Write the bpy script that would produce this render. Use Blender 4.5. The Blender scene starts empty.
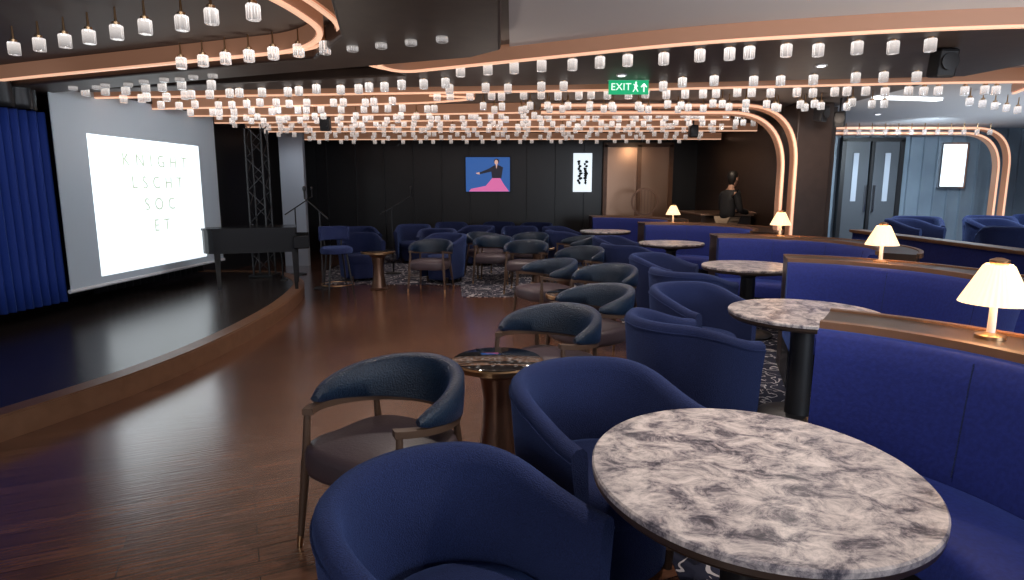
import bpy, math, random, bmesh
from mathutils import Vector, Matrix
random.seed(7)
S=bpy.context.scene
C=S.collection
try:
    S.view_settings.view_transform='Standard'
except Exception: pass
# ------------------------------------------------------------ materials
def mat(name,col,rough=.5,metal=0,emis=None,es=0,sheen=0,trans=0,coat=0,bump=None,var=None):
    m=bpy.data.materials.new(name);m.use_nodes=True
    nt=m.node_tree;p=nt.nodes['Principled BSDF']
    p.inputs['Base Color'].default_value=(*col,1)
    p.inputs['Roughness'].default_value=rough
    p.inputs['Metallic'].default_value=metal
    if emis: 
        p.inputs['Emission Color'].default_value=(*emis,1);p.inputs['Emission Strength'].default_value=es
    if sheen:
        p.inputs['Sheen Weight'].default_value=sheen
        p.inputs['Sheen Roughness'].default_value=.4
        p.inputs['Sheen Tint'].default_value=(.18,.36,1,1)
    if trans: p.inputs['Transmission Weight'].default_value=trans
    if coat: p.inputs['Coat Weight'].default_value=coat
    if bump or var:
        tc=nt.nodes.new('ShaderNodeTexCoord')
        sc,st=bump or (20,0)
        n=nt.nodes.new('ShaderNodeTexNoise');n.inputs['Scale'].default_value=sc;n.inputs['Detail'].default_value=4
        nt.links.new(tc.outputs['Object'],n.inputs['Vector'])
        if st:
            b=nt.nodes.new('ShaderNodeBump');b.inputs['Strength'].default_value=st;b.inputs['Distance'].default_value=.01
            nt.links.new(n.outputs['Fac'],b.inputs['Height']);nt.links.new(b.outputs['Normal'],p.inputs['Normal'])
        if var:
            r=nt.nodes.new('ShaderNodeValToRGB')
            r.color_ramp.elements[0].position=.35;r.color_ramp.elements[1].position=.65
            r.color_ramp.elements[0].color=(*var,1);r.color_ramp.elements[1].color=(*col,1)
            nt.links.new(n.outputs['Fac'],r.inputs['Fac']);nt.links.new(r.outputs['Color'],p.inputs['Base Color'])
    return m
M={}
M['navy']=mat('navy_fabric',(.013,.027,.112),.9,sheen=.25,bump=(260,.6),var=(.004,.010,.058))
M['velvet']=mat('blue_velvet',(.008,.021,.20),.75,sheen=.4,bump=(60,.15),var=(.005,.014,.155))
M['weave']=mat('quilted_teal_fabric',(.008,.026,.054),.38,sheen=.15,bump=(120,.6),var=(.004,.012,.03))
M['leather']=mat('plum_leather',(.075,.055,.066),.42,bump=(90,.15))
M['darkwood']=mat('dark_wood',(.050,.030,.022),.35,bump=(8,.05),var=(.042,.025,.018))
M['legwood']=mat('walnut_leg',(.10,.06,.04),.4)
M['wood']=mat('brown_wood',(.20,.10,.055),.4,bump=(8,.05),var=(.165,.08,.042))
M['copper']=mat('copper_wood_painted_glow',(.46,.25,.16),.45,emis=(1,.46,.26),es=.11)  # faint emission in the wood stands in for LED light falling on it
M['led']=mat('copper_led_line',(.8,.5,.34),.4,emis=(1,.58,.38),es=.8)
M['brass']=mat('brass',(.55,.36,.2),.3,1)
M['copm']=mat('copper_metal',(.22,.13,.09),.35,.9)
M['doorcop']=mat('bronze_door_panel',(.36,.22,.15),.35,.9)
M['black']=mat('black_paint',(.012,.012,.014),.45)
M['gloss']=mat('black_gloss',(.01,.01,.012),.08,coat=1)
M['pianoblack']=mat('piano_black',(.006,.006,.007),.22)
M['blackwall']=mat('black_wall_panel',(.014,.014,.017),.35,bump=(6,.05))
M['soffit']=mat('dark_soffit',(.050,.033,.026),.5,var=(.038,.025,.02),bump=(8,.05))
M['greywall']=mat('grey_wall',(.42,.47,.55),.6)
M['panelwall']=mat('blue_grey_panel',(.20,.26,.32),.45,var=(.17,.22,.28),bump=(2,.02))
M['doorpanel']=mat('dark_door_leaf',(.08,.09,.105),.4)
M['white']=mat('white_paint',(.8,.8,.82),.5)
M['chrome']=mat('chrome',(.6,.6,.62),.2,1)
M['dim']=mat('dark_steel',(.05,.05,.055),.4,.6)
M['ceilL']=mat('light_ceiling',(.62,.62,.64),.7)
M['ceilD']=mat('dark_ceiling',(.13,.105,.092),.6)
M['screenfab']=mat('projection_fabric',(.56,.62,.68),.9)
M['lit']=mat('projected_white',(.5,.5,.5),.9,emis=(.86,.95,1),es=1.25)
M['faint']=mat('projected_faint_letters',(.3,.3,.25),.9,emis=(.62,.74,.58),es=.72)
M['curtain']=mat('blue_curtain',(.008,.036,.25),.8,sheen=.3,bump=(40,.2))
M['shade']=mat('cream_lampshade',(.9,.75,.55),.8,emis=(1,.66,.36),es=1.25)
M['skin']=mat('skin',(.42,.24,.17),.6)
M['khaki']=mat('khaki_cloth',(.36,.27,.19),.8)
M['blackcloth']=mat('black_cloth',(.015,.015,.018),.8)
M['hair']=mat('dark_hair',(.01,.008,.007),.5)
M['green']=mat('exit_green',(0,.3,.12),.4,emis=(.0,.45,.17),es=.75)
M['signw']=mat('sign_white',(.9,1,.9),.4,emis=(.85,1,.9),es=1.0)
M['poster']=mat('poster_light',(.9,.95,1),.5,emis=(.8,.92,1),es=1.0)
M['ink']=mat('ink_black',(.01,.01,.012),.6)
M['tvb']=mat('tv_blue',(.02,.06,.2),.3,emis=(.02,.10,.34),es=.9)
M['tvp']=mat('tv_pink',(.5,.1,.3),.3,emis=(.75,.16,.40),es=.8)
M['tvs']=mat('tv_skin',(.7,.4,.3),.3,emis=(.85,.5,.4),es=.7)
M['tvk']=mat('tv_black',(.01,.01,.02),.3,emis=(.01,.01,.03),es=.5)
M['striplight']=mat('strip_light',(1,1,1),.5,emis=(.9,.95,1),es=3)
M['keys']=mat('ivory_keys',(.7,.68,.62),.4)
M['clear']=mat('clear_glass',(.8,.85,.9),.1,trans=.7)

def floor_mat():
    m=bpy.data.materials.new('wood_planks');m.use_nodes=True;nt=m.node_tree;p=nt.nodes['Principled BSDF'];L=nt.links.new
    tc=nt.nodes.new('ShaderNodeTexCoord');mp=nt.nodes.new('ShaderNodeMapping');mp.inputs['Rotation'].default_value=(0,0,math.radians(-24))
    L(tc.outputs['Object'],mp.inputs['Vector'])
    br=nt.nodes.new('ShaderNodeTexBrick');br.offset=.37
    for k,v in (('Scale',1),('Brick Width',1.4),('Row Height',.11),('Mortar Size',.003),('Mortar Smooth',.1),('Bias',0)):br.inputs[k].default_value=v
    br.inputs['Color1'].default_value=(.125,.053,.030,1);br.inputs['Color2'].default_value=(.20,.088,.050,1);br.inputs['Mortar'].default_value=(.02,.01,.007,1)
    L(mp.outputs['Vector'],br.inputs['Vector'])
    mp2=nt.nodes.new('ShaderNodeMapping');mp2.inputs['Scale'].default_value=(3,45,1)
    L(mp.outputs['Vector'],mp2.inputs['Vector'])
    n=nt.nodes.new('ShaderNodeTexNoise');n.inputs['Scale'].default_value=1.5;n.inputs['Detail'].default_value=6
    L(mp2.outputs['Vector'],n.inputs['Vector'])
    mx=nt.nodes.new('ShaderNodeMixRGB');mx.blend_type='MULTIPLY';mx.inputs['Fac'].default_value=.8
    r=nt.nodes.new('ShaderNodeValToRGB');r.color_ramp.elements[0].position=.3;r.color_ramp.elements[0].color=(.4,.4,.4,1);r.color_ramp.elements[1].position=.7;r.color_ramp.elements[1].color=(1.2,1.2,1.2,1)
    L(n.outputs['Fac'],r.inputs['Fac']);L(br.outputs['Color'],mx.inputs['Color1']);L(r.outputs['Color'],mx.inputs['Color2']);L(mx.outputs['Color'],p.inputs['Base Color'])
    p.inputs['Roughness'].default_value=.20
    p.inputs['Coat Weight'].default_value=1;p.inputs['Coat Roughness'].default_value=.2
    b=nt.nodes.new('ShaderNodeBump');b.inputs['Strength'].default_value=.3;b.inputs['Distance'].default_value=.003
    L(n.outputs['Fac'],b.inputs['Height']);L(b.outputs['Normal'],p.inputs['Normal']);L(b.outputs['Normal'],p.inputs['Coat Normal'])
    return m
M['floor']=floor_mat()
def marble():
    m=bpy.data.materials.new('grey_marble');m.use_nodes=True;nt=m.node_tree;p=nt.nodes['Principled BSDF'];L=nt.links.new
    tc=nt.nodes.new('ShaderNodeTexCoord')
    mp=nt.nodes.new('ShaderNodeMapping');mp.inputs['Rotation'].default_value=(0,0,.5);mp.inputs['Scale'].default_value=(1,1.4,1);L(tc.outputs['Object'],mp.inputs['Vector'])
    n=nt.nodes.new('ShaderNodeTexNoise');n.inputs['Scale'].default_value=10;n.inputs['Detail'].default_value=15;n.inputs['Roughness'].default_value=.77;n.inputs['Distortion'].default_value=.5
    L(mp.outputs['Vector'],n.inputs['Vector'])
    r=nt.nodes.new('ShaderNodeValToRGB');cr=r.color_ramp
    cr.elements[0].position=.37;cr.elements[0].color=(.045,.045,.065,1)
    cr.elements[1].position=.62;cr.elements[1].color=(.82,.74,.71,1)
    e=cr.elements.new(.43);e.color=(.17,.155,.18,1)
    e=cr.elements.new(.48);e.color=(.40,.36,.37,1)
    e=cr.elements.new(.54);e.color=(.62,.56,.54,1)
    L(n.outputs['Fac'],r.inputs['Fac']);L(r.outputs['Color'],p.inputs['Base Color'])
    p.inputs['Roughness'].default_value=.28
    return m
M['marble']=marble()
def carpet():
    m=bpy.data.materials.new('patterned_carpet');m.use_nodes=True;nt=m.node_tree;p=nt.nodes['Principled BSDF'];L=nt.links.new
    tc=nt.nodes.new('ShaderNodeTexCoord')
    n=nt.nodes.new('ShaderNodeTexNoise');n.inputs['Scale'].default_value=3.6;n.inputs['Detail'].default_value=1.5;n.inputs['Distortion'].default_value=2.4
    L(tc.outputs['Object'],n.inputs['Vector'])
    r=nt.nodes.new('ShaderNodeValToRGB');cr=r.color_ramp;cr.interpolation='CONSTANT'
    cr.elements[0].position=0;cr.elements[0].color=(.010,.013,.035,1)
    cr.elements[1].position=.535;cr.elements[1].color=(.010,.013,.035,1)
    e=cr.elements.new(.485);e.color=(.46,.44,.46,1)
    L(n.outputs['Fac'],r.inputs['Fac']);L(r.outputs['Color'],p.inputs['Base Color']);p.inputs['Roughness'].default_value=.95
    return m
M['carpet']=carpet()
def crystal():
    m=bpy.data.materials.new('lit_crystal');m.use_nodes=True;nt=m.node_tree;p=nt.nodes['Principled BSDF'];L=nt.links.new
    p.inputs['Base Color'].default_value=(.80,.84,.9,1);p.inputs['Roughness'].default_value=.12;p.inputs['Transmission Weight'].default_value=.85
    p.inputs['Emission Color'].default_value=(1,.89,.81,1)
    tc=nt.nodes.new('ShaderNodeTexCoord');sp=nt.nodes.new('ShaderNodeSeparateXYZ');L(tc.outputs['Generated'],sp.inputs['Vector'])
    mr=nt.nodes.new('ShaderNodeMapRange');mr.inputs['From Min'].default_value=0;mr.inputs['From Max'].default_value=1;mr.inputs['To Min'].default_value=.08;mr.inputs['To Max'].default_value=.45
    L(sp.outputs['Z'],mr.inputs['Value']);L(mr.outputs['Result'],p.inputs['Emission Strength'])
    return m
M['crystal']=crystal()
# ------------------------------------------------------------ mesh builder
class MB:
    def __init__(s): s.v=[];s.f=[];s.mi=[];s.cur=0
    def add(s,vs,fs):
        o=len(s.v);s.v+= [tuple(x) for x in vs]
        for f in fs: s.f.append([i+o for i in f]);s.mi.append(s.cur)
        return s
    def box(s,c,d,rz=0,rx=0,ry=0,taper=1):
        R=Matrix.Rotation(rz,3,'Z')@Matrix.Rotation(ry,3,'Y')@Matrix.Rotation(rx,3,'X');vs=[]
        for z in(-1,1):
            k=taper if z<0 else 1
            for x,y in((-1,-1),(1,-1),(1,1),(-1,1)):
                vs.append(Vector(c)+R@Vector((x*d[0]/2*k,y*d[1]/2*k,z*d[2]/2)))
        return s.add(vs,[(3,2,1,0),(4,5,6,7),(0,1,5,4),(1,2,6,5),(2,3,7,6),(3,0,4,7)])
    def cyl(s,p0,p1,r0,r1=None,n=12):
        r1=r0 if r1 is None else r1
        p0,p1=Vector(p0),Vector(p1);t=(p1-p0).normalized();a=t.orthogonal().normalized();b=t.cross(a)
        vs=[p0+(a*math.cos(k*2*math.pi/n)+b*math.sin(k*2*math.pi/n))*r0 for k in range(n)]+[p1+(a*math.cos(k*2*math.pi/n)+b*math.sin(k*2*math.pi/n))*r1 for k in range(n)]
        return s.add(vs,[(k,(k+1)%n,n+(k+1)%n,n+k) for k in range(n)]+[tuple(range(n-1,-1,-1)),tuple(range(n,2*n))])
    def lathe(s,prof,n=32,c=(0,0,0),rib=0,sx=1,sy=1,caps=True):
        vs=[];m=len(prof)
        for r,z in prof:
            for k in range(n):
                rr=r*(1+(rib if k%2 else -rib));a=k*2*math.pi/n
                vs.append((c[0]+rr*math.cos(a)*sx,c[1]+rr*math.sin(a)*sy,c[2]+z))
        fs=[(i*n+k,i*n+(k+1)%n,(i+1)*n+(k+1)%n,(i+1)*n+k) for i in range(m-1) for k in range(n)]
        if caps: fs+=[tuple(range(n-1,-1,-1)),tuple((m-1)*n+k for k in range(n))]
        return s.add(vs,fs)
    def sweep(s,pts,up,w,h,closed=False,wf=None):
        pts=[Vector(p) for p in pts];up=Vector(up);n=len(pts);vs=[]
        for i,p in enumerate(pts):
            a=pts[(i-1)%n] if (closed or i>0) else p;b=pts[(i+1)%n] if (closed or i<n-1) else p
            t=(b-a).normalized();sd=up.cross(t).normalized()
            for x,y in((-1,-1),(1,-1),(1,1),(-1,1)): vs.append(p+sd*x*w/2+up*y*h/2)
        fs=[]
        for i in range(n if closed else n-1):
            j=(i+1)%n
            for k in range(4): fs.append((i*4+k,i*4+(k+1)%4,j*4+(k+1)%4,j*4+k))
        if not closed: fs+=[(3,2,1,0),tuple((n-1)*4+k for k in range(4))]
        return s.add(vs,fs)
    def loft(s,secs,capends=True):
        m=len(secs[0]);vs=[v for q in secs for v in q];fs=[]
        for i in range(len(secs)-1):
            for k in range(m): fs.append((i*m+k,i*m+(k+1)%m,(i+1)*m+(k+1)%m,(i+1)*m+k))
        if capends: fs+=[tuple(range(m-1,-1,-1)),tuple((len(secs)-1)*m+k for k in range(m))]
        return s.add(vs,fs)
    def sector(s,r0,r1,z0,z1,a0,a1,n=32,rnd=0):
        secs=[]
        for i in range(n+1):
            a=math.radians(a0+(a1-a0)*i/n);q=[]
            if rnd: pr=[(r0,z0),(r0,z1-rnd),(r0+rnd*.3,z1-rnd*.3),(r0+rnd,z1),(r1-rnd,z1),(r1-rnd*.3,z1-rnd*.3),(r1,z1-rnd),(r1,z0)]
            else: pr=[(r0,z0),(r0,z1),(r1,z1),(r1,z0)]
            for r,z in pr:q.append((r*math.cos(a),r*math.sin(a),z))
            secs.append(q)
        return s.loft(secs)
    def poly(s,pts,z0,z1):
        n=len(pts);vs=[(x,y,z0) for x,y in pts]+[(x,y,z1) for x,y in pts]
        return s.add(vs,[(k,(k+1)%n,n+(k+1)%n,n+k) for k in range(n)]+[tuple(range(n-1,-1,-1)),tuple(range(n,2*n))])
    def obj(s,name,mats,parent=None,smooth=True,bevel=0,loc=None,rot=0,subd=0,label=None,ang=35):
        me=bpy.data.meshes.new(name);me.from_pydata(s.v,[],s.f)
        if not isinstance(mats,(list,tuple)): mats=[mats]
        for m in mats: me.materials.append(M[m] if isinstance(m,str) else m)
        me.polygons.foreach_set('material_index',s.mi)
        b=bmesh.new();b.from_mesh(me);bmesh.ops.recalc_face_normals(b,faces=b.faces);b.to_mesh(me);b.free()
        if smooth:
            me.shade_smooth();me.set_sharp_from_angle(angle=math.radians(ang))
        o=bpy.data.objects.new(name,me);C.objects.link(o)
        if parent: o.parent=parent
        if loc: o.location=loc
        o.rotation_euler[2]=rot
        if bevel:
            md=o.modifiers.new('bevel','BEVEL');md.width=bevel;md.segments=2;md.limit_method='ANGLE'
        if subd:
            md=o.modifiers.new('sub','SUBSURF');md.levels=subd;md.render_levels=subd
        if label:o['label']=label
        return o
def empty(name,label,cat,loc=(0,0,0),rot=0,group=None):
    o=bpy.data.objects.new(name,None);o.empty_display_size=.1;C.objects.link(o);o.location=loc;o.rotation_euler[2]=rot
    o['label']=label;o['category']=cat
    if group:o['group']=group
    return o
def tag(o,label,cat,group=None,kind=None):
    o['label']=label;o['category']=cat
    if group:o['group']=group
    if kind:o['kind']=kind
    return o
def struct(o): o['kind']='structure';return o
def dup(root,loc,rot=0,label=None,scale=1):
    n=root.copy();C.objects.link(n);n.location=loc;n.rotation_euler[2]=rot;n.scale=(scale,)*3
    if label:n['label']=label
    def rec(a,b):
        for ch in a.children:
            k=ch.copy();C.objects.link(k);k.parent=b
            rec(ch,k)
    rec(root,n)
    return n
def fillet(pts,r=.4,n=8):
    pts=[Vector(p) for p in pts];out=[pts[0]]
    for i in range(1,len(pts)-1):
        a,b,c=pts[i-1],pts[i],pts[i+1]
        d=min(r,(a-b).length*.49,(c-b).length*.49)
        p=b+(a-b).normalized()*d;q=b+(c-b).normalized()*d
        for k in range(n+1):
            t=k/n;out.append(p*(1-t)**2+b*2*t*(1-t)+q*t*t)
    out.append(pts[-1]);return out
CT=.006
def cz(x,y): return CT if (x>1.0 or (y>8.5 and x>-.8) or y>9.6) else 0
# ------------------------------------------------------------ camera
cam=bpy.data.cameras.new('cam');co=bpy.data.objects.new('camera',cam);C.objects.link(co)
cam.sensor_width=36;cam.lens=36*620/1024;cam.clip_start=.05;cam.clip_end=80
co.location=(0,0,1.5);co.rotation_euler=(math.radians(90)-math.atan(102/620),0,0)
S.camera=co
# ------------------------------------------------------------ room shell
H=2.62
struct(MB().box((2,7,-.05),(20,20,.1)).obj('floor','floor',smooth=False))
o=MB().poly([(.65,-1),(4.3,-1),(4.3,14.9),(-3.4,14.9),(-3.4,11.2),(-3.0,9.72),(-1.6,9.6),(-.8,9.55),(-.7,8.5),(1.25,8.48),(1.25,5.3),(.97,4.95),(.97,4.1),(.65,3.9)],0,CT).obj('carpet','carpet',smooth=False)
tag(o,'navy patterned carpet with pale swirls beside the wood floor','carpet')
struct(MB().box((-.9,7,H+.05),(10.8,20,.1)).obj('ceiling','ceilD',smooth=False))
struct(MB().box((7.95,7,H+.05),(6.9,20,.1)).obj('ceiling','ceilL',smooth=False))
struct(MB().poly([(-.02,1.5),(4.48,1.5),(4.48,5.6),(3.6,4.2),(2.71,4.25),(1.2,4.7),(-.02,5.2)],H-.02,H).obj('ceiling','ceilL',smooth=False))
b=MB()
b.box((0,15.05,H/2),(10,.1,H))
for i in range(14): b.box((-4.4+i*.68,14.98,1.3),(.02,.05,2.6))
struct(b.obj('wall_back','blackwall',smooth=False))
b=MB();b.sweep([(-6.6,0,H/2),(-5.9,6,H/2),(-5.5,10.2,H/2),(-4.7,15,H/2)],(0,0,1),.1,H)
struct(b.obj('wall_left','blackwall',smooth=False))
struct(MB().box((-4.2,12.1,H/2),(.45,.12,H)).obj('wall_left_return','greywall',smooth=False))
b=MB();b.box((4.47,12,H/2),(.16,6.1,H));struct(b.obj('wall_divider','darkwood',smooth=False))
b=MB();b.box((7.8,12.1,H/2),(6.5,.1,H))
for i in range(26): b.box((4.7+i*.26,12.03,1.3),(.03,.05,2.6))
struct(b.obj('wall_right_back','panelwall',smooth=False))
struct(MB().box((11.05,6.5,H/2),(.1,11.2,H)).obj('wall_right','panelwall',smooth=False))
struct(MB().box((7.9,8.9,.15),(6.1,6.2,.3)).obj('floor_platform','carpet',smooth=False))
# door on the right back wall
b=MB();b.box((6.25,11.98,1.35),(.08,.10,2.1));b.box((7.35,11.98,1.35),(.08,.10,2.1));b.box((6.8,11.98,2.4),(1.18,.10,.08));b.box((6.8,11.98,1.35),(.05,.08,2.1))
b.cur=1;b.box((6.52,11.99,1.34),(.46,.05,2.05));b.box((7.08,11.99,1.34),(.46,.05,2.05))
b.cur=2;b.box((6.72,11.94,1.3),(.03,.04,.5));b.box((6.88,11.94,1.3),(.03,.04,.5))
b.cur=3;b.box((6.5,11.958,1.7),(.10,.01,.9));b.box((7.1,11.958,1.7),(.10,.01,.9))
struct(b.obj('door_1',['black','doorpanel','chrome','greywall'],smooth=False))
# door on back wall
b=MB()
for x in(2.2,3.0,3.75): b.box((x,14.93,1.25),(.09,.12,2.5))
b.box((2.98,14.93,2.5),(1.64,.12,.1));b.cur=1
b.box((2.6,14.96,1.22),(.72,.06,2.45));b.box((3.38,14.96,1.22),(.68,.06,2.45))
struct(b.obj('door_2',['wood','doorcop'],smooth=False))
# ------------------------------------------------------------ column + portal trims
struct(MB().box((4.04,8.75,H/2),(.48,.5,H)).obj('wall_column','darkwood',smooth=False,bevel=.02))
tr=[0]
def rib(pts,r=.4,z=H-.06,double=.12,h=.12):
    tr[0]+=1
    pts=fillet([Vector((p[0],p[1],z)) for p in pts],r)
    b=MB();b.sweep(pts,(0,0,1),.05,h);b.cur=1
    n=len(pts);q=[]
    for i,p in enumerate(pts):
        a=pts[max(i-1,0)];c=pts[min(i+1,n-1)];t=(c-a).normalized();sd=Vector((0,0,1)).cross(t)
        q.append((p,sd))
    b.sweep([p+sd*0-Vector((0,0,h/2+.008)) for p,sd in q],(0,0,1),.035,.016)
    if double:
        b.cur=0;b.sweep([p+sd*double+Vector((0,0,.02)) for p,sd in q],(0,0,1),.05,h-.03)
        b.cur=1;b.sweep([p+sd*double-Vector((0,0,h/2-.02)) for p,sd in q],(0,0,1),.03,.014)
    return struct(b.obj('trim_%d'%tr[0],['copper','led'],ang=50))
def arch(pts,r=.7,y=8.4):
    tr[0]+=1
    b=MB()
    for off,yy in((0,0),(.14,.06)):
        P=fillet([Vector((p[0]-off*(0 if p[1]>2.3 and i<1 else 1),y+yy,p[1]-off*.6)) for i,p in enumerate(pts)],r,14)
        b.cur=0;b.sweep(P,(0,1,0),.055,.12)
        b.cur=1;b.sweep([p+Vector((0,-.065,0)) for p in P],(0,1,0),.03,.012)
    return struct(b.obj('trim_%d'%tr[0],['copper','led'],ang=50))
rib([(-5.3,6.25),(-4.41,5.88),(-1.54,4.76),(-1.2,4.25),(-1.25,3.5),(-1.6,2.6)],.3)
rib([(-.6,5.0),(-1.15,5.25),(-.98,5.65),(1.29,4.5),(2.71,4.12),(3.9,4.0),(4.9,5.3),(5.6,7)],.5)
rib([(-4.9,7.2),(1.3,6.6),(4.23,6.15),(5.6,6.1),(7.2,7.6),(7.5,8.5)],.8)
rib([(-4.8,8.2),(-1,7.6),(-.3,7.2),(-.9,7.0)],.3,double=0)
rib([(-4.6,9.9),(.4,9.4),(3.2,9.4)],.3)
rib([(-4.4,11.4),(4.3,11.2)],.3)
rib([(-4.3,13.2),(4.3,13.1)],.3)
arch([(.38,2.56),(3.74,2.56),(3.74,0)],.75,8.4)
arch([(5.6,2.56),(9.0,2.56),(9.0,.3)],.7,11.5)
rib([(-4.6,8.95),(-1.2,8.75),(.2,8.55)],.3,double=0)
rib([(-4.4,10.55),(3.6,10.45)],.3,double=0)
# dark soffit boxes
struct(MB().poly([(-5.5,6.9),(-5,6.72),(-.3,4.85),(-.08,4.6),(-.05,3.2),(-.9,3.2),(-1.1,4.2),(-1.5,4.9),(-4.41,6.02),(-5.4,6.4)],H-.16,H).obj('ceiling_soffit','soffit',smooth=False,bevel=.02))
struct(MB().poly([(-1.05,5.75),(1.29,4.68),(2.71,4.3),(3.85,4.2),(4.4,5.0),(4.2,6.0),(1.3,6.4),(-4.9,7.0),(-4.9,6.9),(-1.0,5.95)],H-.10,H).obj('ceiling_soffit','soffit',smooth=False,bevel=.02))
# ------------------------------------------------------------ stage
edge=[(-4.6,1.2),(-3.75,2.2),(-3.3,2.95),(-3.07,3.54),(-2.96,3.85),(-2.85,4.2),(-2.76,4.6),(-2.68,5.2),(-2.65,6.1),(-2.72,7.3),(-2.95,8.6),(-3.3,9.4),(-3.9,10.0),(-5.2,10.15)]
def cat(pts,n=5):
    out=[];P=[Vector((*p,0)) for p in pts];P=[P[0]*2-P[1]]+P+[P[-1]*2-P[-2]]
    for i in range(1,len(P)-2):
        for k in range(n):
            t=k/n;a,b_,c,d=P[i-1:i+3]
            out.append(.5*((2*b_)+(-a+c)*t+(2*a-5*b_+4*c-d)*t*t+(-a+3*b_-3*c+d)*t**3))
    out.append(P[-2]);return out
E=cat(edge)
M['deck']=mat('dark_stage_deck',(.034,.025,.022),.25,bump=(12,.1),var=(.020,.015,.014))
st=empty('stage','low curved stage with dark deck and brown wooden edge','stage')
MB().poly([(p.x,p.y) for p in E]+[(-5.3,10.0),(-5.7,6),(-6.2,1.3)],0,.15).obj('stage_deck','deck',st,smooth=False)
b=MB();b.sweep([p+Vector((.0,0,.075)) for p in E],(0,0,1),.05,.15);b.sweep([p+Vector((-.06,0,.150)) for p in E],(0,0,1),.14,.02)
b.obj('stage_nosing','wood',st,ang=50)
# ------------------------------------------------------------ projection screen
A=Vector((-4.70,6.52,0));B=Vector((-4.47,9.55,0));ax=(B-A).normalized()
ps=empty('projection_screen','white projection screen lowered over the stage showing a bright slide','projection screen',loc=A,rot=math.atan2(ax.y,ax.x))
W=(B-A).length
b=MB();b.box((W/2,0,1.50),(W,.01,2.15));b.obj('screen_fabric','screenfab',ps,smooth=False)
b=MB();b.cyl((-.02,0,.41),(W+.02,0,.41),.022);b.obj('bottom_bar','white',ps)
b=MB();b.box((W/2,.03,2.585),(W+.1,.1,.07));b.obj('screen_housing','black',ps,smooth=False)
def textmesh(body,size,sp=1,ext=.001):
    cu=bpy.data.curves.new('t','FONT');cu.body=body;cu.size=size;cu.align_x='CENTER';cu.align_y='CENTER';cu.extrude=ext;cu.space_character=sp
    t=bpy.data.objects.new('tmp_text',cu);C.objects.link(t);bpy.context.view_layer.update()
    me=bpy.data.meshes.new_from_object(t.evaluated_get(bpy.context.evaluated_depsgraph_get()))
    vs=[v.co.copy() for v in me.vertices];fs=[tuple(p.vertices) for p in me.polygons]
    bpy.data.objects.remove(t);return vs,fs
b=MB();b.box((W*.5,-.008,1.30),(W*.70,.006,1.58));b.cur=1
for i,t in enumerate(['K N I G H T','L S C H T','S O C','E T']):
    vs,fs=textmesh(t,.22,1.15)
    b.add([(v.x+W*.53,-.016-v.z,v.y+1.83-i*.27) for v in vs],fs)
b.obj('projected_slide',['lit','faint'],ps,smooth=False)
# curtain
def curtain(name,p0,p1,z0,z1,m,label,folds=14):
    p0,p1=Vector(p0),Vector(p1);d=p1-p0;t=d.normalized();n=Vector((t.y,-t.x));N=folds*8;b=MB();vs=[]
    for j in range(7):
        z=z0+(z1-z0)*j/6
        for i in range(N+1):
            u=i/N;w=math.sin(u*folds*2*math.pi+.5*math.sin(u*17))*(.035+.015*(1-j/6))
            q=p0+d*u+n*w;vs.append((q.x,q.y,z))
    b.add(vs,[(j*(N+1)+i,j*(N+1)+i+1,(j+1)*(N+1)+i+1,(j+1)*(N+1)+i) for j in range(6) for i in range(N)])
    o=b.obj(name,m,ang=80);md=o.modifiers.new('s','SOLIDIFY');md.thickness=.008
    return tag(o,label,'curtain')
curtain('stage_curtain',(-5.15,4.3),(-4.80,6.6),.30,2.26,'curtain','royal blue pleated stage curtain beside the projection screen',24)
curtain('stage_valance',(-5.05,4.3),(-4.72,6.40),2.26,2.60,'black','black gathered valance above the blue curtain',12)
curtain('backdrop_curtain',(-5.2,7.6),(-4.95,9.9),.2,2.5,'black','black backdrop curtain behind the stage',16)
# ------------------------------------------------------------ stage equipment
pn=empty('grand_piano','glossy black grand piano standing near the stage edge','piano',(-3.50,8.35,.16),math.radians(108))
pn.scale=(.93,.90,1)
out=[(-.30,-.62),(.42,-.62),(.42,.0)]
for k in range(13):
    t=k/12;out.append((.42-.30*t-.10*math.sin(t*math.pi),.0+.42*t))
for k in range(9):
    a=math.radians(10+k*20);out.append((-.09+.21*math.cos(a),.46+.20*math.sin(a)))
out+=[(-.30,.40)]
b=MB();b.poly(out,.50,.80);b.obj('piano_case','pianoblack',pn,smooth=False)
b=MB();b.poly([(x*1.03,y*1.02) for x,y in out],.80,.825);b.obj('lid','pianoblack',pn,smooth=False)
b=MB();b.box((.06,-.70,.58),(.80,.20,.08));b.box((-.36,-.70,.63),(.06,.22,.16));b.box((.48,-.70,.63),(.06,.22,.16));b.obj('key_bed','pianoblack',pn,smooth=False,bevel=.008)
b=MB()
b.box((.06,-.72,.632),(.76,.14,.014));b.cur=1
for i in range(24):
    if i%7 not in (2,6): b.box((-.30+i*.0315,-.69,.646),(.014,.08,.014))
b.obj('keyboard',['keys','black'],pn,smooth=False)
for x,y in((-.30,-.60),(.40,-.60),(-.08,.48)):
    b=MB();b.box((x,y,.26),(.08,.08,.48),taper=.6);b.lathe([(.025,0),(.025,.03)],12,c=(x,y,0));b.obj('leg','pianoblack',pn,smooth=False)
b=MB();b.cyl((.03,-.40,.5),(.03,-.40,.10),.015);b.cyl((.09,-.40,.5),(.09,-.40,.10),.015);b.box((.06,-.42,.09),(.16,.10,.03));b.obj('pedal_lyre','pianoblack',pn)
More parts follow.
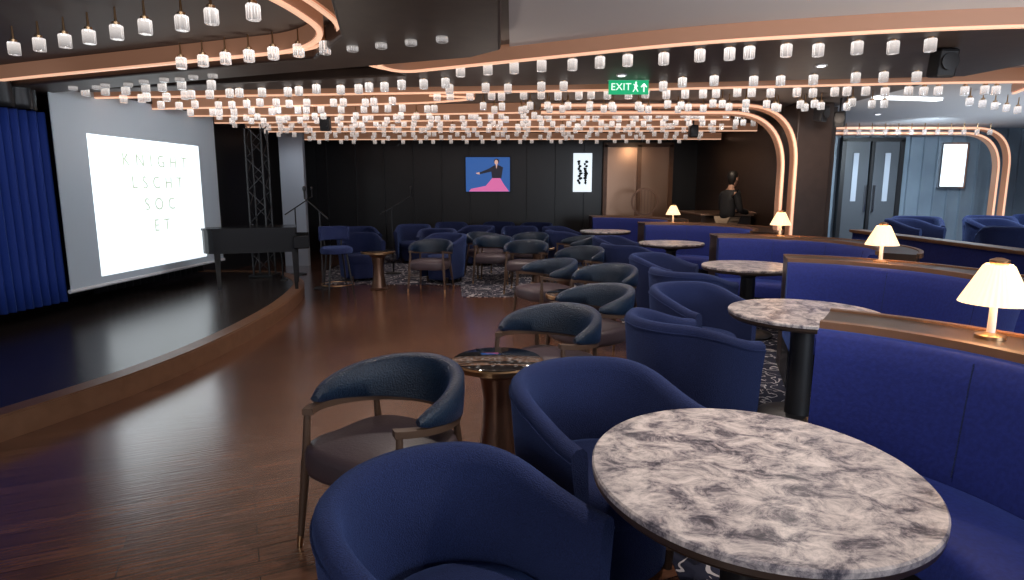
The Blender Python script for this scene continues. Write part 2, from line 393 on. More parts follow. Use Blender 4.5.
# truss
t=empty('lighting_truss','black lattice lighting truss tower standing behind the piano','truss',(-3.82,9.5,.16))
b=MB()
for x,y in((-.12,-.12),(.12,-.12),(.12,.12),(-.12,.12)): b.cyl((x,y,0),(x,y,2.2),.016,n=8)
b.obj('upright','black',t)
b=MB()
for k in range(9):
    z=.1+k*.24;s_=1 if k%2 else -1
    for (x0,y0),(x1,y1) in(((-.12,-.12),(.12,-.12)),((.12,-.12),(.12,.12)),((.12,.12),(-.12,.12)),((-.12,.12),(-.12,-.12))):
        b.cyl((x0,y0,z if s_>0 else z+.24),(x1,y1,z+.24 if s_>0 else z),.008,n=6)
b.obj('lattice','dim',t)
MB().box((0,0,.015),(.36,.36,.03)).obj('base','black',t,smooth=False)
# mic stands
def mic(loc,rot,label):
    r=empty('microphone_stand',label,'microphone stand',loc,rot)
    MB().lathe([(.14,0),(.14,.015),(.03,.03)],24).obj('base','black',r)
    MB().cyl((0,0,.02),(0,0,1.15),.012).obj('pole','dim',r)
    MB().cyl((-.2,0,1.05),(.35,0,1.35),.010).obj('boom','dim',r)
    b=MB();b.lathe([(.012,0),(.016,.12),(.026,.14),(.028,.17),(.018,.195),(.004,.2)],14);b.obj('microphone','dim',r,loc=(.35,0,1.33))
mic((-2.85,9.25,0),2.5,'black microphone stand with boom near the stage end')
mic((-2.1,10.9,CT),.4,'black microphone stand among the band gear')
mic((-3.75,10.8,0),.9,'black microphone stand beside the grey wall')
# bar stool
r=empty('bar_stool','tall black bar stool with blue padded back by the stage','bar stool',(-2.30,8.10,0),math.radians(-60))
MB().lathe([(.2,0),(.21,.03),(.2,.07),(.17,.085)],28,c=(0,0,.66)).obj('seat','navy',r)
secs=[]
for i in range(13):
    a=math.radians(180-65+130*i/12);q=[]
    for rr,z in((.19,.82),(.19,1.0),(.225,1.0),(.225,.82)):q.append((rr*math.cos(a),rr*math.sin(a),z))
    secs.append(q)
MB().loft(secs).obj('backrest','navy',r,bevel=.01)
for k in range(4):
    a=math.radians(45+90*k);MB().cyl((.14*math.cos(a),.14*math.sin(a),.68),(.25*math.cos(a),.25*math.sin(a),0),.014,.010).obj('leg','black',r)
b=MB();pts=[Vector((.21*math.cos(k*math.pi/12),.21*math.sin(k*math.pi/12),.25)) for k in range(24)];b.sweep(pts,(0,0,1),.012,.012,True);b.obj('footrest','brass',r)
for s_ in(-1,1): MB().cyl((-.15,s_*.1,.7),(-.19,s_*.12,.84),.01).obj('back_support','black',r)
# ------------------------------------------------------------ tub chair template
def tub():
    r=empty('tub_chair','navy fabric tub chair','chair',group='navy tub chairs')
    path=[]
    for i in range(4): path.append((.26-.08*i,-.315,(0,-1)))
    for i in range(25):
        a=math.radians(-90-180*i/24);path.append((.315*math.cos(a)-.02,.315*math.sin(a),(math.cos(a),math.sin(a))))
    for i in range(3,-1,-1): path.append((.26-.08*i,.315,(0,1)))
    secs=[]
    def Hh(x):
        k=max(0,min(1,(.27-x)/.5));k=k*k*(3-2*k);return .645+.115*k
    for x,y,n in path:
        Ht=Hh(x);q=[]
        for off,z in((-.005,.07),(.008,.25),(.025,.48),(.042,Ht-.05),(.039,Ht-.018),(.022,Ht),(-.006,Ht),(-.024,Ht-.018),(-.030,Ht-.05),(-.034,.46),(-.036,.3),(-.036,.12)):
            q.append((x+n[0]*off,y+n[1]*off,z))
        secs.append(q)
    MB().loft(secs).obj('shell','navy',r,bevel=0,ang=60)
    b=MB();b.sweep([(x+n[0]*.044,y+n[1]*.044,Hh(x)-.045) for x,y,n in path],(0,0,1),.007,.007);b.obj('piping','navy',r)
    b=MB();b.lathe([(.26,.0),(.275,.03),(.275,.1),(.26,.135),(.2,.15),(.02,.155)],32,c=(0,0,.28));b.obj('seat','navy',r,ang=60,loc=(.01,0,0))
    b=MB();b.lathe([(.26,.05),(.27,.28)],32);b.obj('seat_base','navy',r)
    for x,y in((.19,.19),(.19,-.19),(-.19,.19),(-.19,-.19)):
        MB().cyl((x,y,0),(x,y,.09),.018,.025).obj('leg','darkwood',r)
    return r
TUB=tub()
def F(x,y,tx,ty): return math.atan2(ty-y,tx-x)
T=[(.675,1.635),(1.86,3.87),(2.40,6.24),(2.29,8.9),(1.71,11.4)]
tubs=[(-.13,1.44,None,-38),(.36,2.33,None,-58),(1.05,3.60,1,None),(1.40,4.55,1,None),(1.65,5.72,2,None),(1.68,6.85,2,None),(1.56,8.35,3,None),(1.60,9.45,3,None),(.95,11.0,4,None),(.95,11.9,4,None)]
first=True
for x,y,t_,ang in tubs:
    a=math.radians(ang) if ang is not None else F(x,y,*T[t_])
    lab='navy fabric tub chair beside a round marble table'
    if first: TUB.location=(x,y,0);TUB.rotation_euler[2]=a;TUB['label']=lab;TUB.scale=(.96,.96,.98);first=False
    else: dup(TUB,(x,y,cz(x,y)),a,lab)
for x,y,a in [(-2.5,10.15,-60),(-1.35,11.2,-90),(-.7,12.2,-120),(.15,11.95,-90),(-2.0,12.6,-90),(-1.3,13.4,-80),(-.3,13.5,-100),(.5,13.2,-110),(-1.1,10.0,-120),(-2.9,11.8,-60)]:
    dup(TUB,(x,y,CT),math.radians(a),'dark navy tub chair in the seating area near the back wall')
for x,y,a in [(5.75,8.9,-60),(6.3,9.7,-120),(7.0,9.0,-80),(7.6,9.9,-120),(8.3,9.2,-100),(8.7,10.3,-120),(6.0,7.4,60),(7.2,7.8,110)]:
    dup(TUB,(x,y,.30),math.radians(a),'dark blue tub chair on the raised seating area')
# ------------------------------------------------------------ bridge armchair template
def bridge():
    r=empty('lounge_armchair','plum leather armchair with a low quilted teal curved back','chair',group='low armchairs around small tables')
    out=[]
    for k in range(40):
        a=k*2*math.pi/40;ca,sa=math.cos(a),math.sin(a);e=.55
        out.append((math.copysign(abs(ca)**e,ca)*.27,math.copysign(abs(sa)**e,sa)*(.285-.02*(1 if ca<0 else 0))))
    secs=[[(x*k,y*k,z) for x,y in out] for k,z in((.93,.33),(.98,.34),(1,.37),(1,.42),(.97,.445),(.85,.458),(.3,.465))]
    MB().loft(secs).obj('seat','leather',r,ang=70)
    secs=[]
    for i in range(31):
        u=i/30;a=math.radians(180-112+224*u);k=math.cos((u-.5)*math.pi)
        k2=max(0,k)**.7
        z0=.602-.070*k2;z1=.63+.11*k2;R=.300;th=.018+.016*k2
        cx,cy=math.cos(a),math.sin(a);xs=1.05
        q=[]
        for rr,z in((R-th,z0+.01),(R-th*1.15,(z0+z1)/2),(R-th,z1-.015),(R-th*.4,z1),(R+th*.5,z1),(R+th,z1-.015),(R+th*1.1,(z0+z1)/2),(R+th,z0+.01),(R+th*.4,z0),(R-th*.4,z0)):
            q.append(((rr+ (z-.6)*.16*k2)*cx*xs,rr*cy,z))
        secs.append(q)
    MB().loft(secs).obj('backrest','weave',r,ang=60)
    pts=[]
    for i in range(33):
        u=i/32;a=math.radians(180-130+260*u);pts.append((.300*math.cos(a)*1.05,.300*math.sin(a),.592-.060*max(0,math.cos((u-.5)*math.pi))))
    MB().sweep(pts,(0,0,1),.042,.028).obj('arm_rail','legwood',r,ang=50)
    for s_ in(-1,1):
        b=MB();b.cyl((.19,s_*.245,.585),(.20,s_*.255,.38),.013,.019);b.cyl((.20,s_*.255,.38),(.235,s_*.275,.04),.021,.013);b.cur=1;b.cyl((.235,s_*.275,.05),(.24,s_*.278,0),.0135,.011)
        b.obj('leg',['legwood','brass'],r)
        b=MB();b.cyl((-.20,s_*.225,.55),(-.22,s_*.23,.38),.013,.019);b.cyl((-.22,s_*.23,.38),(-.29,s_*.26,.04),.021,.013);b.cur=1;b.cyl((-.29,s_*.26,.05),(-.295,s_*.262,0),.0135,.011)
        b.obj('leg',['legwood','brass'],r)
    return r
BR=bridge()
brs=[(-.54,2.49,-120),(.22,3.80,-128),(.60,4.75,-150),(.90,6.05,-130),(.35,6.6,-150),(.86,8.03,-130),(.2,8.9,-100),(.98,10.0,-170),(-1.2,9.1,-100),(.3,10.55,-110),(-.45,10.6,-60),(-.3,9.85,-100)]
for i,(x,y,a) in enumerate(brs):
    lab='plum leather armchair with low teal curved back beside a cocktail table'
    if i==0: BR.location=(x,y,0);BR.rotation_euler[2]=math.radians(a);BR['label']='plum leather armchair with dark quilted curved back on the wood floor'
    else: dup(BR,(x,y,CT if i in(6,7,9,10,11) else 0),math.radians(a),lab)
# ------------------------------------------------------------ drum tables
def drum():
    r=empty('cocktail_table','small round cocktail table with black glass top and copper drum base','table',group='small cocktail tables')
    MB().lathe([(.13,0),(.135,.012),(.11,.03),(.085,.2),(.08,.35),(.10,.48),(.16,.535)],40).obj('pedestal','copm',r)
    MB().lathe([(.225,.535),(.25,.54),(.252,.565),(.243,.572)],48).obj('rim','brass',r,ang=30)
    MB().lathe([(.24,.566),(.24,.576),(.235,.578)],48).obj('table_top','gloss',r,ang=30)
    return r
D=drum()
for i,(x,y) in enumerate([(-.08,3.30),(.55,5.45),(.62,7.35),(.42,9.75),(-2.0,9.22)]):
    if i==0:D.location=(x,y,0)
    else: dup(D,(x,y,CT if i==3 else 0))
# ------------------------------------------------------------ marble tables
def mtable():
    r=empty('marble_table','round grey veined marble table on a black pedestal','table',group='round marble tables')
    MB().lathe([(.26,0),(.27,.015),(.25,.03),(.075,.05),(.07,.6),(.16,.67)],48).obj('pedestal','black',r)
    MB().lathe([(.39,.665),(.445,.672),(.457,.685),(.457,.70)],72).obj('table_edge','darkwood',r,ang=30)
    MB().lathe([(.452,.698),(.46,.702),(.46,.716),(.455,.721),(.3,.722)],96).obj('table_top','marble',r,ang=30)
    return r
MT=mtable()
for i,(x,y) in enumerate(T):
    if i==0: MT.location=(x,y,CT);MT.scale=(.97,1.04,1)
    else: dup(MT,(x,y,CT),i*1.3)
# ------------------------------------------------------------ booths
def booth(x,y,a0,a1,label,seatcut=0):
    r=empty('booth_banquette',label,'banquette',(x,y,CT),group='curved blue booth banquettes')
    n=40
    secs=[]
    for i in range(n+1):
        a=math.radians(a0+(a1-a0)*i/n);q=[]
        for rr,z in((1.0,.40),(1.01,.5),(1.045,.80),(1.06,.885),(1.075,.905),(1.11,.91),(1.135,.90),(1.14,.3),(1.0,.3)):
            q.append((rr*math.cos(a),rr*math.sin(a),z))
        secs.append(q)
    MB().loft(secs).obj('backrest','velvet',r,ang=50)
    MB().sector(.60,1.0,.30,.46,a0,a1,n,.05).obj('seat','velvet',r,ang=60)
    MB().sector(.68,1.14,0,.30,a0,a1,n).obj('base','black',r,ang=60)
    MB().sector(1.14,1.44,0,.90,a0,a1,n).obj('rear_panel','darkwood',r,ang=60)
    MB().sector(1.14,1.45,.90,.93,a0,a1,n).obj('ledge','darkwood',r,ang=60)
    MB().sector(1.115,1.155,.905,.94,a0,a1,n).obj('ledge_trim','wood',r,ang=60)
    MB().sector(1.43,1.465,.90,.94,a0,a1,n).obj('ledge_trim','wood',r,ang=60)
    k=int(abs(a1-a0)//38)
    for i in range(1,k+1):
        a=math.radians(a0+(a1-a0)*i/(k+1))
        p=[(1.001*math.cos(a),1.001*math.sin(a),.47),(1.012*math.cos(a),1.012*math.sin(a),.52),(1.046*math.cos(a),1.046*math.sin(a),.80),(1.06*math.cos(a),1.06*math.sin(a),.885)]
        b=MB()
        b.loft([[(q[0]-.003,q[1],q[2]),(q[0]+.003,q[1],q[2]),(q[0],q[1]-.004,q[2])] for q in p])
        b.obj('seam','navy',r)
    return r
booth(*T[0],-62,56,'royal blue velvet curved booth with wooden ledge around the marble table')
booth(*T[1],-40,72,'royal blue curved booth banquette with wood topped back')
booth(*T[2],-42,88,'royal blue curved booth banquette with wood topped back')
booth(*T[3],-42,98,'royal blue curved booth banquette with wood topped back')
booth(*T[4],-22,95,'royal blue curved booth banquette with wood topped back')
# ------------------------------------------------------------ lamps
def lamp():
    r=empty('table_lamp','small table lamp with cream pleated cone shade','lamp',group='booth ledge lamps')
    MB().lathe([(.05,0),(.05,.012),(.02,.022)],28).obj('base','brass',r)
    MB().cyl((0,0,.02),(0,0,.17),.014,.012,16).obj('stem','white',r)
    MB().lathe([(.116,.135),(.112,.145),(.050,.275),(.042,.282)],72,rib=.012,caps=False).obj('shade','shade',r,ang=10)
    MB().lathe([(.03,.278),(.032,.298),(.012,.306)],20).obj('finial','brass',r)
    return r
LP=lamp()
for i,(x,y,z) in enumerate([(1.82,2.30,.937),(2.82,4.72,.937),(3.15,7.30,.937),(2.62,10.15,.937)]):
    if i==0: LP.location=(x,y,z)
    else: dup(LP,(x,y,z))
    l=bpy.data.lights.new('lamp_bulb','POINT');l.energy=3;l.color=(1,.65,.38);l.shadow_soft_size=.03
    lo=bpy.data.objects.new('lamp_bulb',l);C.objects.link(lo);lo.location=(x,y,z+.22)
# ------------------------------------------------------------ crystals
rows=[]
def row(p,q,sp,jit=.0):
    p,q=Vector(p),Vector(q);n=max(1,int((q-p).length/sp))
    for i in range(n+1):
        v=p.lerp(q,i/n);rows.append((v.x+random.uniform(-jit,jit),v.y+random.uniform(-jit,jit)))
row((-3.5,4.6),(-1.45,3.65),.28,.02);row((-2.6,5.1),(-.45,4.2),.22);row((-4.2,6.2),(-2.5,5.5),.22,.06)
row((-.45,5.45),(1.6,4.75),.22,.03);row((1.75,4.72),(2.9,4.48),.22,.03)
row((-4.3,7.05),(-.6,6.1),.2,.07);row((-4.3,6.6),(-2.9,6.1),.22,.05)
row((-.8,6.9),(4.9,6.45),.18,.05);row((-.6,6.35),(1.4,6.2),.28,.06);row((1.6,6.0),(3.6,5.7),.28,.05)
for y,x0,x1,sp in [(7.45,-4.1,-1.3,.2),(7.55,-.4,4.4,.26),(7.9,-.2,4.0,.22),(8.1,-4.1,-.9,.19),(8.7,-4.1,3.2,.2),(9.15,-4.1,2.6,.22),(9.75,-4.2,3.9,.21),(10.3,-4,3.8,.23),(10.8,-4.2,4.1,.21),(11.6,-4.2,4.2,.24),(12.4,-4.1,4.2,.26),(13.4,-4,4.2,.33)]:
    row((x0,y+.15),(x1,y-.15),sp,.10)
row((5.4,11.2),(8.4,11.2),.22);row((5.2,7.3),(7.2,8.6),.3)
rows=[p for p in rows if not(3.65<p[0]<4.8 and p[1]>8.3) and not (abs(p[0]-1.13)<.3 and abs(p[1]-6.2)<.15)]
rows.sort(key=lambda p:p[0]**2+p[1]**2)
cm=MB().lathe([(.033,0),(.037,.006),(.037,.080),(.032,.086)],20,rib=.07)
crys=cm.obj('crystal_pendant','crystal',ang=10)
tag(crys,'small ribbed lit crystal cylinder hanging from the ceiling','pendant light',group='ceiling crystal pendants')
ZC=2.425
cap=MB().lathe([(.022,.086),(.024,.103),(.008,.108),(.005,H-ZC)],12).obj('cap','brass',crys)
for i,(x,y) in enumerate(rows[:300]):
    if i==0: crys.location=(x,y,ZC);continue
    o=crys.copy();C.objects.link(o);o.location=(x,y,ZC);
    k=cap.copy();C.objects.link(k);k.parent=o
if len(rows)>300:
    b=MB()
    for x,y in rows[300:]:
        b.cur=0;b.lathe([(.037,ZC),(.037,ZC+.086)],8,c=(x,y,0));b.cur=1;b.cyl((x,y,ZC+.086),(x,y,H),.008,n=5)
    tag(b.obj('distant_crystal_pendants',['crystal','brass']),'many tiny lit crystal cylinders in rows under the far ceiling','pendant lights',kind='stuff')
# ------------------------------------------------------------ exit sign, hanging spots
e=empty('exit_sign','illuminated green exit sign hanging from the ceiling','sign',(1.12,6.2,0))
MB().box((0,0,2.455),(.38,.035,.13)).obj('sign_panel','green',e,smooth=False)
MB().box((0,.0,2.528),(.40,.045,.02)).obj('sign_housing','white',e,smooth=False)
b=MB();b.cyl((-.15,0,2.53),(-.15,0,H),.005);b.cyl((.15,0,2.53),(.15,0,H),.005);b.obj('hanger','chrome',e)
vs,fs=textmesh('EXIT',.092,1.05)
b=MB();b.add([(v.x-.075,-.0195-v.z,v.y+2.455) for v in vs],fs);b.obj('sign_text','signw',e,smooth=False)
b=MB();dz=.035
vs=[(.068+.010*math.cos(k*.7),-.020,2.461+dz+.010*math.sin(k*.7)) for k in range(9)];b.add(vs,[tuple(range(9))])
b.box((.065,-.02,2.43+dz),(.018,.003,.04),ry=.25);b.box((.054,-.02,2.395+dz),(.009,.003,.045),ry=.6);b.box((.078,-.02,2.397+dz),(.009,.003,.045),ry=-.5);b.box((.065,-.02,2.436+dz),(.048,.003,.008),ry=.4)
b.obj('running_figure','signw',e,smooth=False)
b=MB();b.box((.145,-.02,2.41+dz),(.012,.003,.07));b.box((.132,-.02,2.435+dz),(.012,.003,.04),ry=.75);b.box((.158,-.02,2.435+dz),(.012,.003,.04),ry=-.75);b.obj('arrow','signw',e,smooth=False)
def hang(x,y,z,label,s=1,rot=0):
    r=empty('ceiling_spotlight',label,'spotlight',(x,y,0),rot)
    MB().cyl((0,0,z+.1*s),(0,0,H),.012).obj('mount','black',r)
    b=MB();b.box((0,0,z),(.17*s,.17*s,.24*s),rx=.15);b.obj('housing','black',r,smooth=False,bevel=.02)
    b=MB();b.lathe([(.07*s,0),(.075*s,.02),(.05*s,.022)],20);g=b.obj('lens','black',r,loc=(0,-.085*s,z));g.rotation_euler=(math.pi/2,0,0)
hang(3.22,4.85,2.42,'black loudspeaker hanging from the ceiling',.85)
hang(3.88,8.05,2.42,'black spotlight hanging in front of the wooden column',.8,.5)
hang(4.15,8.1,2.36,'black spotlight hanging beside the wooden column',.8,-.5)
hang(2.9,10.2,2.4,'black ceiling spotlight over the far tables',.8)
hang(-2.6,8.9,2.38,'black ceiling spotlight above the stage end',.8)
# ceiling downlights
for x,y in((2.6,5.45),(6.5,8.6),(7.8,9.6),(5.6,9.8),(8.6,8.0),(1.0,5.9)):
    zz=H-.10 if y<6 else H
    o=empty('downlight','small recessed round ceiling downlight','downlight',(x,y,0),group='recessed downlights')
    MB().lathe([(.05,zz-.01),(.05,zz)],20).obj('bezel','white',o);MB().lathe([(.032,zz-.014),(.032,zz-.008)],16).obj('lens','striplight',o)
o=MB().box((4.95,8.05,H-.015),(.95,.10,.03),rz=.2).obj('linear_light','striplight',smooth=False);tag(o,'white linear light fixture on the pale ceiling','ceiling light')
# ------------------------------------------------------------ television with singer
tv=empty('television','wall television showing a singer in a black jacket','television',(-.57,14.93,0))
MB().box((0,.0,1.815),(1.10,.05,.86)).obj('tv_frame','black',tv,smooth=False)
b=MB();y=-.03
b.box((0,y,1.815),(1.04,.01,.80))
b.cur=1
b.add([(-.45,y-.01,1.42),(.50,y-.01,1.42),(.38,y-.01,1.58),(.28,y-.01,1.75),(.12,y-.01,1.75),(-.05,y-.01,1.55),(-.4,y-.01,1.48)],[(0,1,2,3,4,5,6)])
b.cur=2
b.add([(.10,y-.012,1.73),(.32,y-.012,1.73),(.36,y-.012,1.98),(.26,y-.012,2.03),(.16,y-.012,2.03),(.02,y-.012,1.95),(-.2,y-.012,1.86),(-.19,y-.012,1.82),(.08,y-.012,1.88)],[(0,1,2,3,4,5,6,7,8)])
b.cur=3
b.add([(-.2,y-.013,1.87),(-.19,y-.013,1.815),(-.27,y-.013,1.83),(-.28,y-.013,1.85)],[(0,1,2,3)])
vs=[(.20+.042*math.cos(k*.39),y-.016,2.10+.055*math.sin(k*.39)) for k in range(16)];b.add(vs,[tuple(range(16))])
b.add([(.185,y-.014,2.06),(.225,y-.014,2.06),(.215,y-.014,1.98),(.205,y-.014,1.95),(.195,y-.014,1.98)],[(0,1,2,3,4)])
b.cur=2
vs=[(.205+.062*math.cos(k*.39),y-.0145,2.12+.062*math.sin(k*.39)) for k in range(16)];b.add(vs,[tuple(range(16))])
b.obj('tv_picture',['tvb','tvp','tvk','tvs'],tv,smooth=False)
# poster with ink blots
po=empty('light_box_poster','white lit poster with black ink blot pattern on the dark wall','poster',(1.67,14.95,0))
MB().box((0,0,1.86),(.44,.04,.90)).obj('poster_panel','poster',po,smooth=False)
b=MB()
rr=random.Random(3)
for k in range(10):
    z=1.62+k*.055;w=rr.uniform(.05,.12)
    for s_ in(-1,1):
        cx=s_*rr.uniform(.03,.10);vs=[(cx+w*.55*math.cos(j*.7)*rr.uniform(.6,1.1),-.025-.0004*k,z+.035*math.sin(j*.7)*rr.uniform(.7,1.2)) for j in range(9)];b.add(vs,[tuple(range(9))])
b.obj('ink_pattern','ink',po,smooth=False)
po=empty('light_box_poster','pale blue lit light box on the grey panelled wall','poster',(8.35,11.98,0))
MB().box((0,0,1.92),(.46,.05,.80)).obj('poster_panel','poster',po,smooth=False)
b=MB();b.box((0,0,2.33),(.5,.06,.03));b.box((0,0,1.51),(.5,.06,.03));b.box((-.24,0,1.92),(.03,.06,.8));b.box((.24,0,1.92),(.03,.06,.8));b.obj('frame','chrome',po,smooth=False)
# round-back chair
r=empty('round_back_chair','wooden chair with a tall round open back','chair',(2.88,13.5,CT))
b=MB();zc=1.2;pts=[Vector((.28*math.cos(k*math.pi/16),.1,zc+.28*math.sin(k*math.pi/16))) for k in range(32)];b.sweep(pts,(0,1,0),.04,.03,True)
for k in range(-3,4): b.cyl((k*.07,.1,zc-math.sqrt(max(0,.0784-(k*.07)**2))),(k*.07,.1,zc+math.sqrt(max(0,.0784-(k*.07)**2))),.006,n=6)
b.obj('backrest','wood',r)
MB().lathe([(.24,.42),(.25,.46),(.22,.49)],28).obj('seat','leather',r)
for x,y in((.2,.1),(-.2,.1),(.18,-.2),(-.18,-.2)):
    b=MB();b.cyl((x,y,0),(x,y,1.0 if y>0 else .44),.016);b.obj('leg','wood',r)
# bar counter
r=empty('bar_counter','dark wooden bar counter with copper top','bar counter',(3.85,12.0,CT))
MB().box((0,0,.5),(.9,1.6,1.0)).obj('counter_body','darkwood',r,smooth=False,bevel=.01)
MB().box((0,0,1.02),(.96,1.7,.04)).obj('counter_top','doorcop',r,smooth=False,bevel=.008)
for i,(x,y) in enumerate(((3.9,11.4),(4.0,11.6),(4.1,11.4),(4.22,11.6))):
    o=MB().lathe([(.035,0),(.038,.02),(.036,.16),(.014,.21),(.013,.27)],16).obj('bottle','clear' if i%2 else 'gloss',loc=(x,y,1.047));tag(o,'glass bottle standing on the bar counter','bottle',group='bottles on the bar')
# ------------------------------------------------------------ person
def skinobj(name,verts,edges,rad,m,parent,root=0,sub=2):
    me=bpy.data.meshes.new(name);me.from_pydata(verts,edges,[]);me.materials.append(M[m])
    o=bpy.data.objects.new(name,me);C.objects.link(o);o.parent=parent
    md=o.modifiers.new('skin','SKIN');md.use_smooth_shade=True
    for i,rr_ in enumerate(rad):
        sv=me.skin_vertices[0].data[i];sv.radius=rr_ if isinstance(rr_,tuple) else (rr_,rr_);sv.use_root=(i==root)
    s_=o.modifiers.new('sub','SUBSURF');s_.levels=sub;s_.render_levels=sub
    return o
pr=empty('person','person in black top and khaki trousers standing at the bar','person',(3.66,10.62,CT),math.radians(25))
V=[(0,0,.95),(0,0,1.12),(.02,0,1.32),(.04,0,1.43),(.06,0,1.50),
   (0,.09,.90),(.01,.10,.50),(-.02,.10,.08),(.10,.11,.04),
   (0,-.09,.90),(-.03,-.10,.50),(-.06,-.10,.08),(.06,-.11,.04),
   (.03,.17,1.38),(.08,.23,1.12),(.30,.16,1.10),(.36,.14,1.10),
   (.03,-.17,1.38),(.06,-.23,1.12),(.28,-.18,1.08),(.34,-.16,1.08),(.08,0,1.58)]
Ed=[(0,1),(1,2),(2,3),(3,4),(0,5),(5,6),(6,7),(7,8),(0,9),(9,10),(10,11),(11,12),(3,13),(13,14),(14,15),(15,16),(3,17),(17,18),(18,19),(19,20),(4,21)]
Rd=[(.07,.08),(.06,.08),(.07,.08),(.05,.06),.05,.06,.045,.045,.04,.06,.045,.045,.04,.03,.028,.028,.026,.03,.028,.028,.026,.055]
skinobj('body',V,Ed,Rd,'skin',pr)
VT=V[0:4]+[V[13],V[14],V[15],V[17],V[18],V[19]]
skinobj('shirt',VT,[(0,1),(1,2),(2,3),(3,4),(4,5),(5,6),(3,7),(7,8),(8,9)],[(.13,.16),(.115,.145),(.12,.15),(.075,.09),.065,.055,.045,.065,.055,.045],'blackcloth',pr)
VP=[V[0],V[5],V[6],V[7],V[9],V[10],V[11]]
skinobj('trousers',VP,[(0,1),(1,2),(2,3),(0,4),(4,5),(5,6)],[(.12,.15),.105,.085,.065,.105,.085,.065],'khaki',pr)
b=MB();b.lathe([(.02,-.13),(.05,-.115),(.066,-.07),(.074,-.02),(.078,.03),(.07,.08),(.045,.11),(.015,.12)],24,sx=1.15);b.lathe([(.004,0),(.012,.008),(.016,.03),(.008,.05)],10,c=(.095,0,-.045))
for s_ in(-1,1): b.box((0,s_*.078,0),(.035,.015,.06))
b.cur=1
for s_ in(-1,1): b.lathe([(.003,-.01),(.012,0),(.003,.01)],10,c=(.082,s_*.03,.01))
b.box((.084,0,-.075),(.01,.045,.008))
h=b.obj('head',['skin','hair'],pr,loc=(.10,0,1.64),ang=60)
b=MB();b.lathe([(.05,-.10),(.075,-.03),(.088,.03),(.082,.09),(.055,.13),(.015,.14)],24,c=(-.022,0,0),sx=1.05);b.obj('hair','hair',pr,loc=(.10,0,1.645),ang=60)
for s_,bx in((1,16),(-1,20)):
    p=Vector(V[bx]);vs=[tuple(p),tuple(p+Vector((.07,0,0)))];ed=[(0,1)];rd=[(.016,.03),(.014,.036)]
    for k,(dy,L_) in enumerate(((-.03,.055),(-.01,.07),(.01,.066),(.028,.05))):
        a=p+Vector((.085,dy,0));i=len(vs);vs+= [tuple(a),tuple(a+Vector((L_*.6,0,-.008))),tuple(a+Vector((L_,0,-.028)))];ed+=[(1,i),(i,i+1),(i+1,i+2)];rd+=[.010,.009,.008]
    i=len(vs);vs+=[tuple(p+Vector((.03,-s_*.035,-.005))),tuple(p+Vector((.065,-s_*.05,-.015)))];ed+=[(0,i),(i,i+1)];rd+=[.011,.009]
    skinobj('hand',vs,ed,rd,'skin',pr,sub=1)
# ------------------------------------------------------------ raised area rail
r=empty('low_partition','low dark partition with wood capped rail beside the raised seating','partition',(4.72,7.0,0))
MB().box((0,0,.45),(.12,3.0,.9)).obj('panel','velvet',r,smooth=False)
MB().box((0,0,.92),(.2,3.05,.04)).obj('rail_cap','wood',r,smooth=False,bevel=.01)
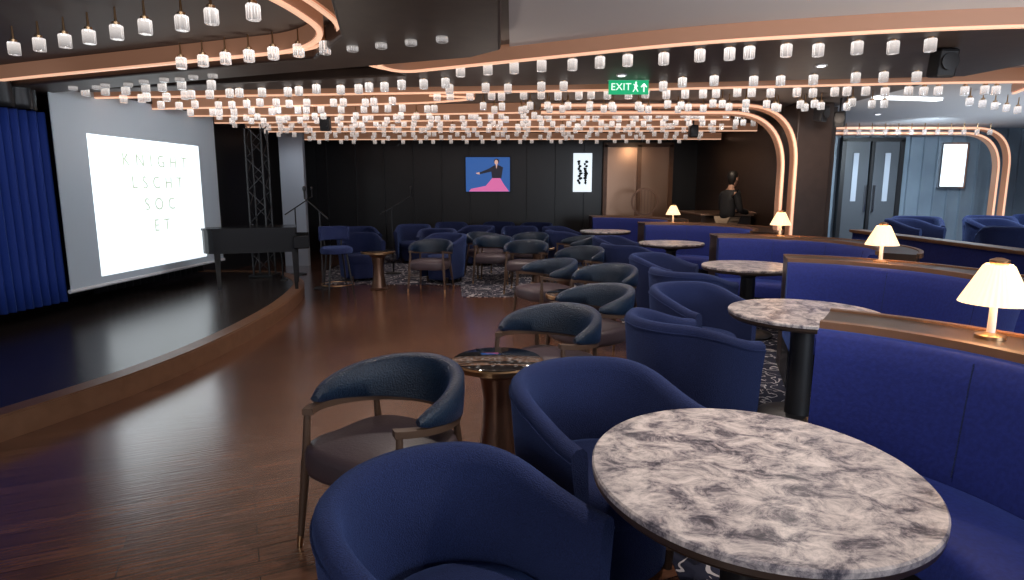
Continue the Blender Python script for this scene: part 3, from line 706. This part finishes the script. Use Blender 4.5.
# ------------------------------------------------------------ lights
def light(kind,name,loc,tgt,en,col,size=1,sy=None,spot=None,blend=.8):
    l=bpy.data.lights.new(name,kind);l.energy=en;l.color=col
    if kind=='AREA':
        l.size=size
        if sy:l.shape='RECTANGLE';l.size_y=sy
    else:l.shadow_soft_size=size
    if kind=='SPOT':l.spot_size=math.radians(spot);l.spot_blend=blend
    o=bpy.data.objects.new(name,l);C.objects.link(o);o.location=loc
    o.rotation_euler=(Vector(tgt)-Vector(loc)).to_track_quat('-Z','Y').to_euler();return o
light('AREA','window_daylight',(4.5,-1.8,2.0),(1.2,3.2,.6),220,(.80,.89,1),3,1.8)
light('AREA','rear_room_light',(-1.5,-1.8,2.4),(-.5,3,.5),50,(1,.93,.9),2,1)
for x,y,e_ in((.8,1.9,26),(1.9,3.9,28),(2.4,6.3,28),(2.4,8.9,28),(1.7,11.2,20),(-.6,4.5,32),(-1.5,7.2,32),(-.2,9.5,28),(-1.5,12,20),(.6,6.4,28),(2.9,13,14)):
    light('SPOT','ceiling_spot',(x,y,2.40),(x,y,0),e_*2.9,(1,.87,.78),.04,spot=130)
for x,y in((6.3,8.6),(8.2,9.6),(6.6,10.8)):
    light('SPOT','raised_area_spot',(x,y,2.56),(x,y,0),130,(.75,.88,1),.05,spot=150)
light('SPOT','wall_wash',(6.8,10.0,2.4),(7.2,12,1.5),130,(.75,.9,1),.1,spot=120)
light('SPOT','door_wash',(2.9,14.0,2.5),(2.9,15,1.4),22,(1,.75,.5),.1,spot=110)
light('SPOT','bar_wash',(3.3,10.0,2.4),(3.9,11.3,1.2),40,(1,.8,.6),.1,spot=90)
light('SPOT','grey_wall_fill',(-3.9,11.0,2.4),(-4.2,12.1,1.3),18,(.9,.95,1),.1,spot=90)  # added fill without a fixture, brightens the grey wall strip
light('SPOT','screen_fill',(-2.2,7.6,2.3),(-4.6,8,1.6),60,(.8,.9,1),.1,spot=110)  # extra spot added to brighten the screen fabric around the slide
light('SPOT','curtain_wash',(-3.6,4.2,2.4),(-4.9,5.9,1.4),30,(.8,.88,1),.1,spot=90)
light('SPOT','column_fill',(3.6,7.2,2.4),(4.2,8.5,1.5),50,(1,.8,.65),.1,spot=80)  # invented spot that lifts the dark wood column
for x,y,e_ in((1.9,3.1,36),(3.55,4.0,48),(3.5,7.6,48),(1.2,9.4,40),(-.2,6.8,42),(-1.5,5.2,34),(-2.0,9.9,40),(-3.4,7.2,25),(6.4,7.8,60),(7.6,9.6,60)):
    light('SPOT','ceiling_fill_up',(x,y,1.0),(x,y,3),e_,(1,.86,.74) if x<5 else (.85,.93,1),.15,spot=150)  # unseen upward fills added to brighten the ceiling, no cove fixtures there
w=bpy.data.worlds.new('w');S.world=w;w.use_nodes=True;w.node_tree.nodes['Background'].inputs[0].default_value=(.6,.65,.8,1);w.node_tree.nodes['Background'].inputs[1].default_value=.3
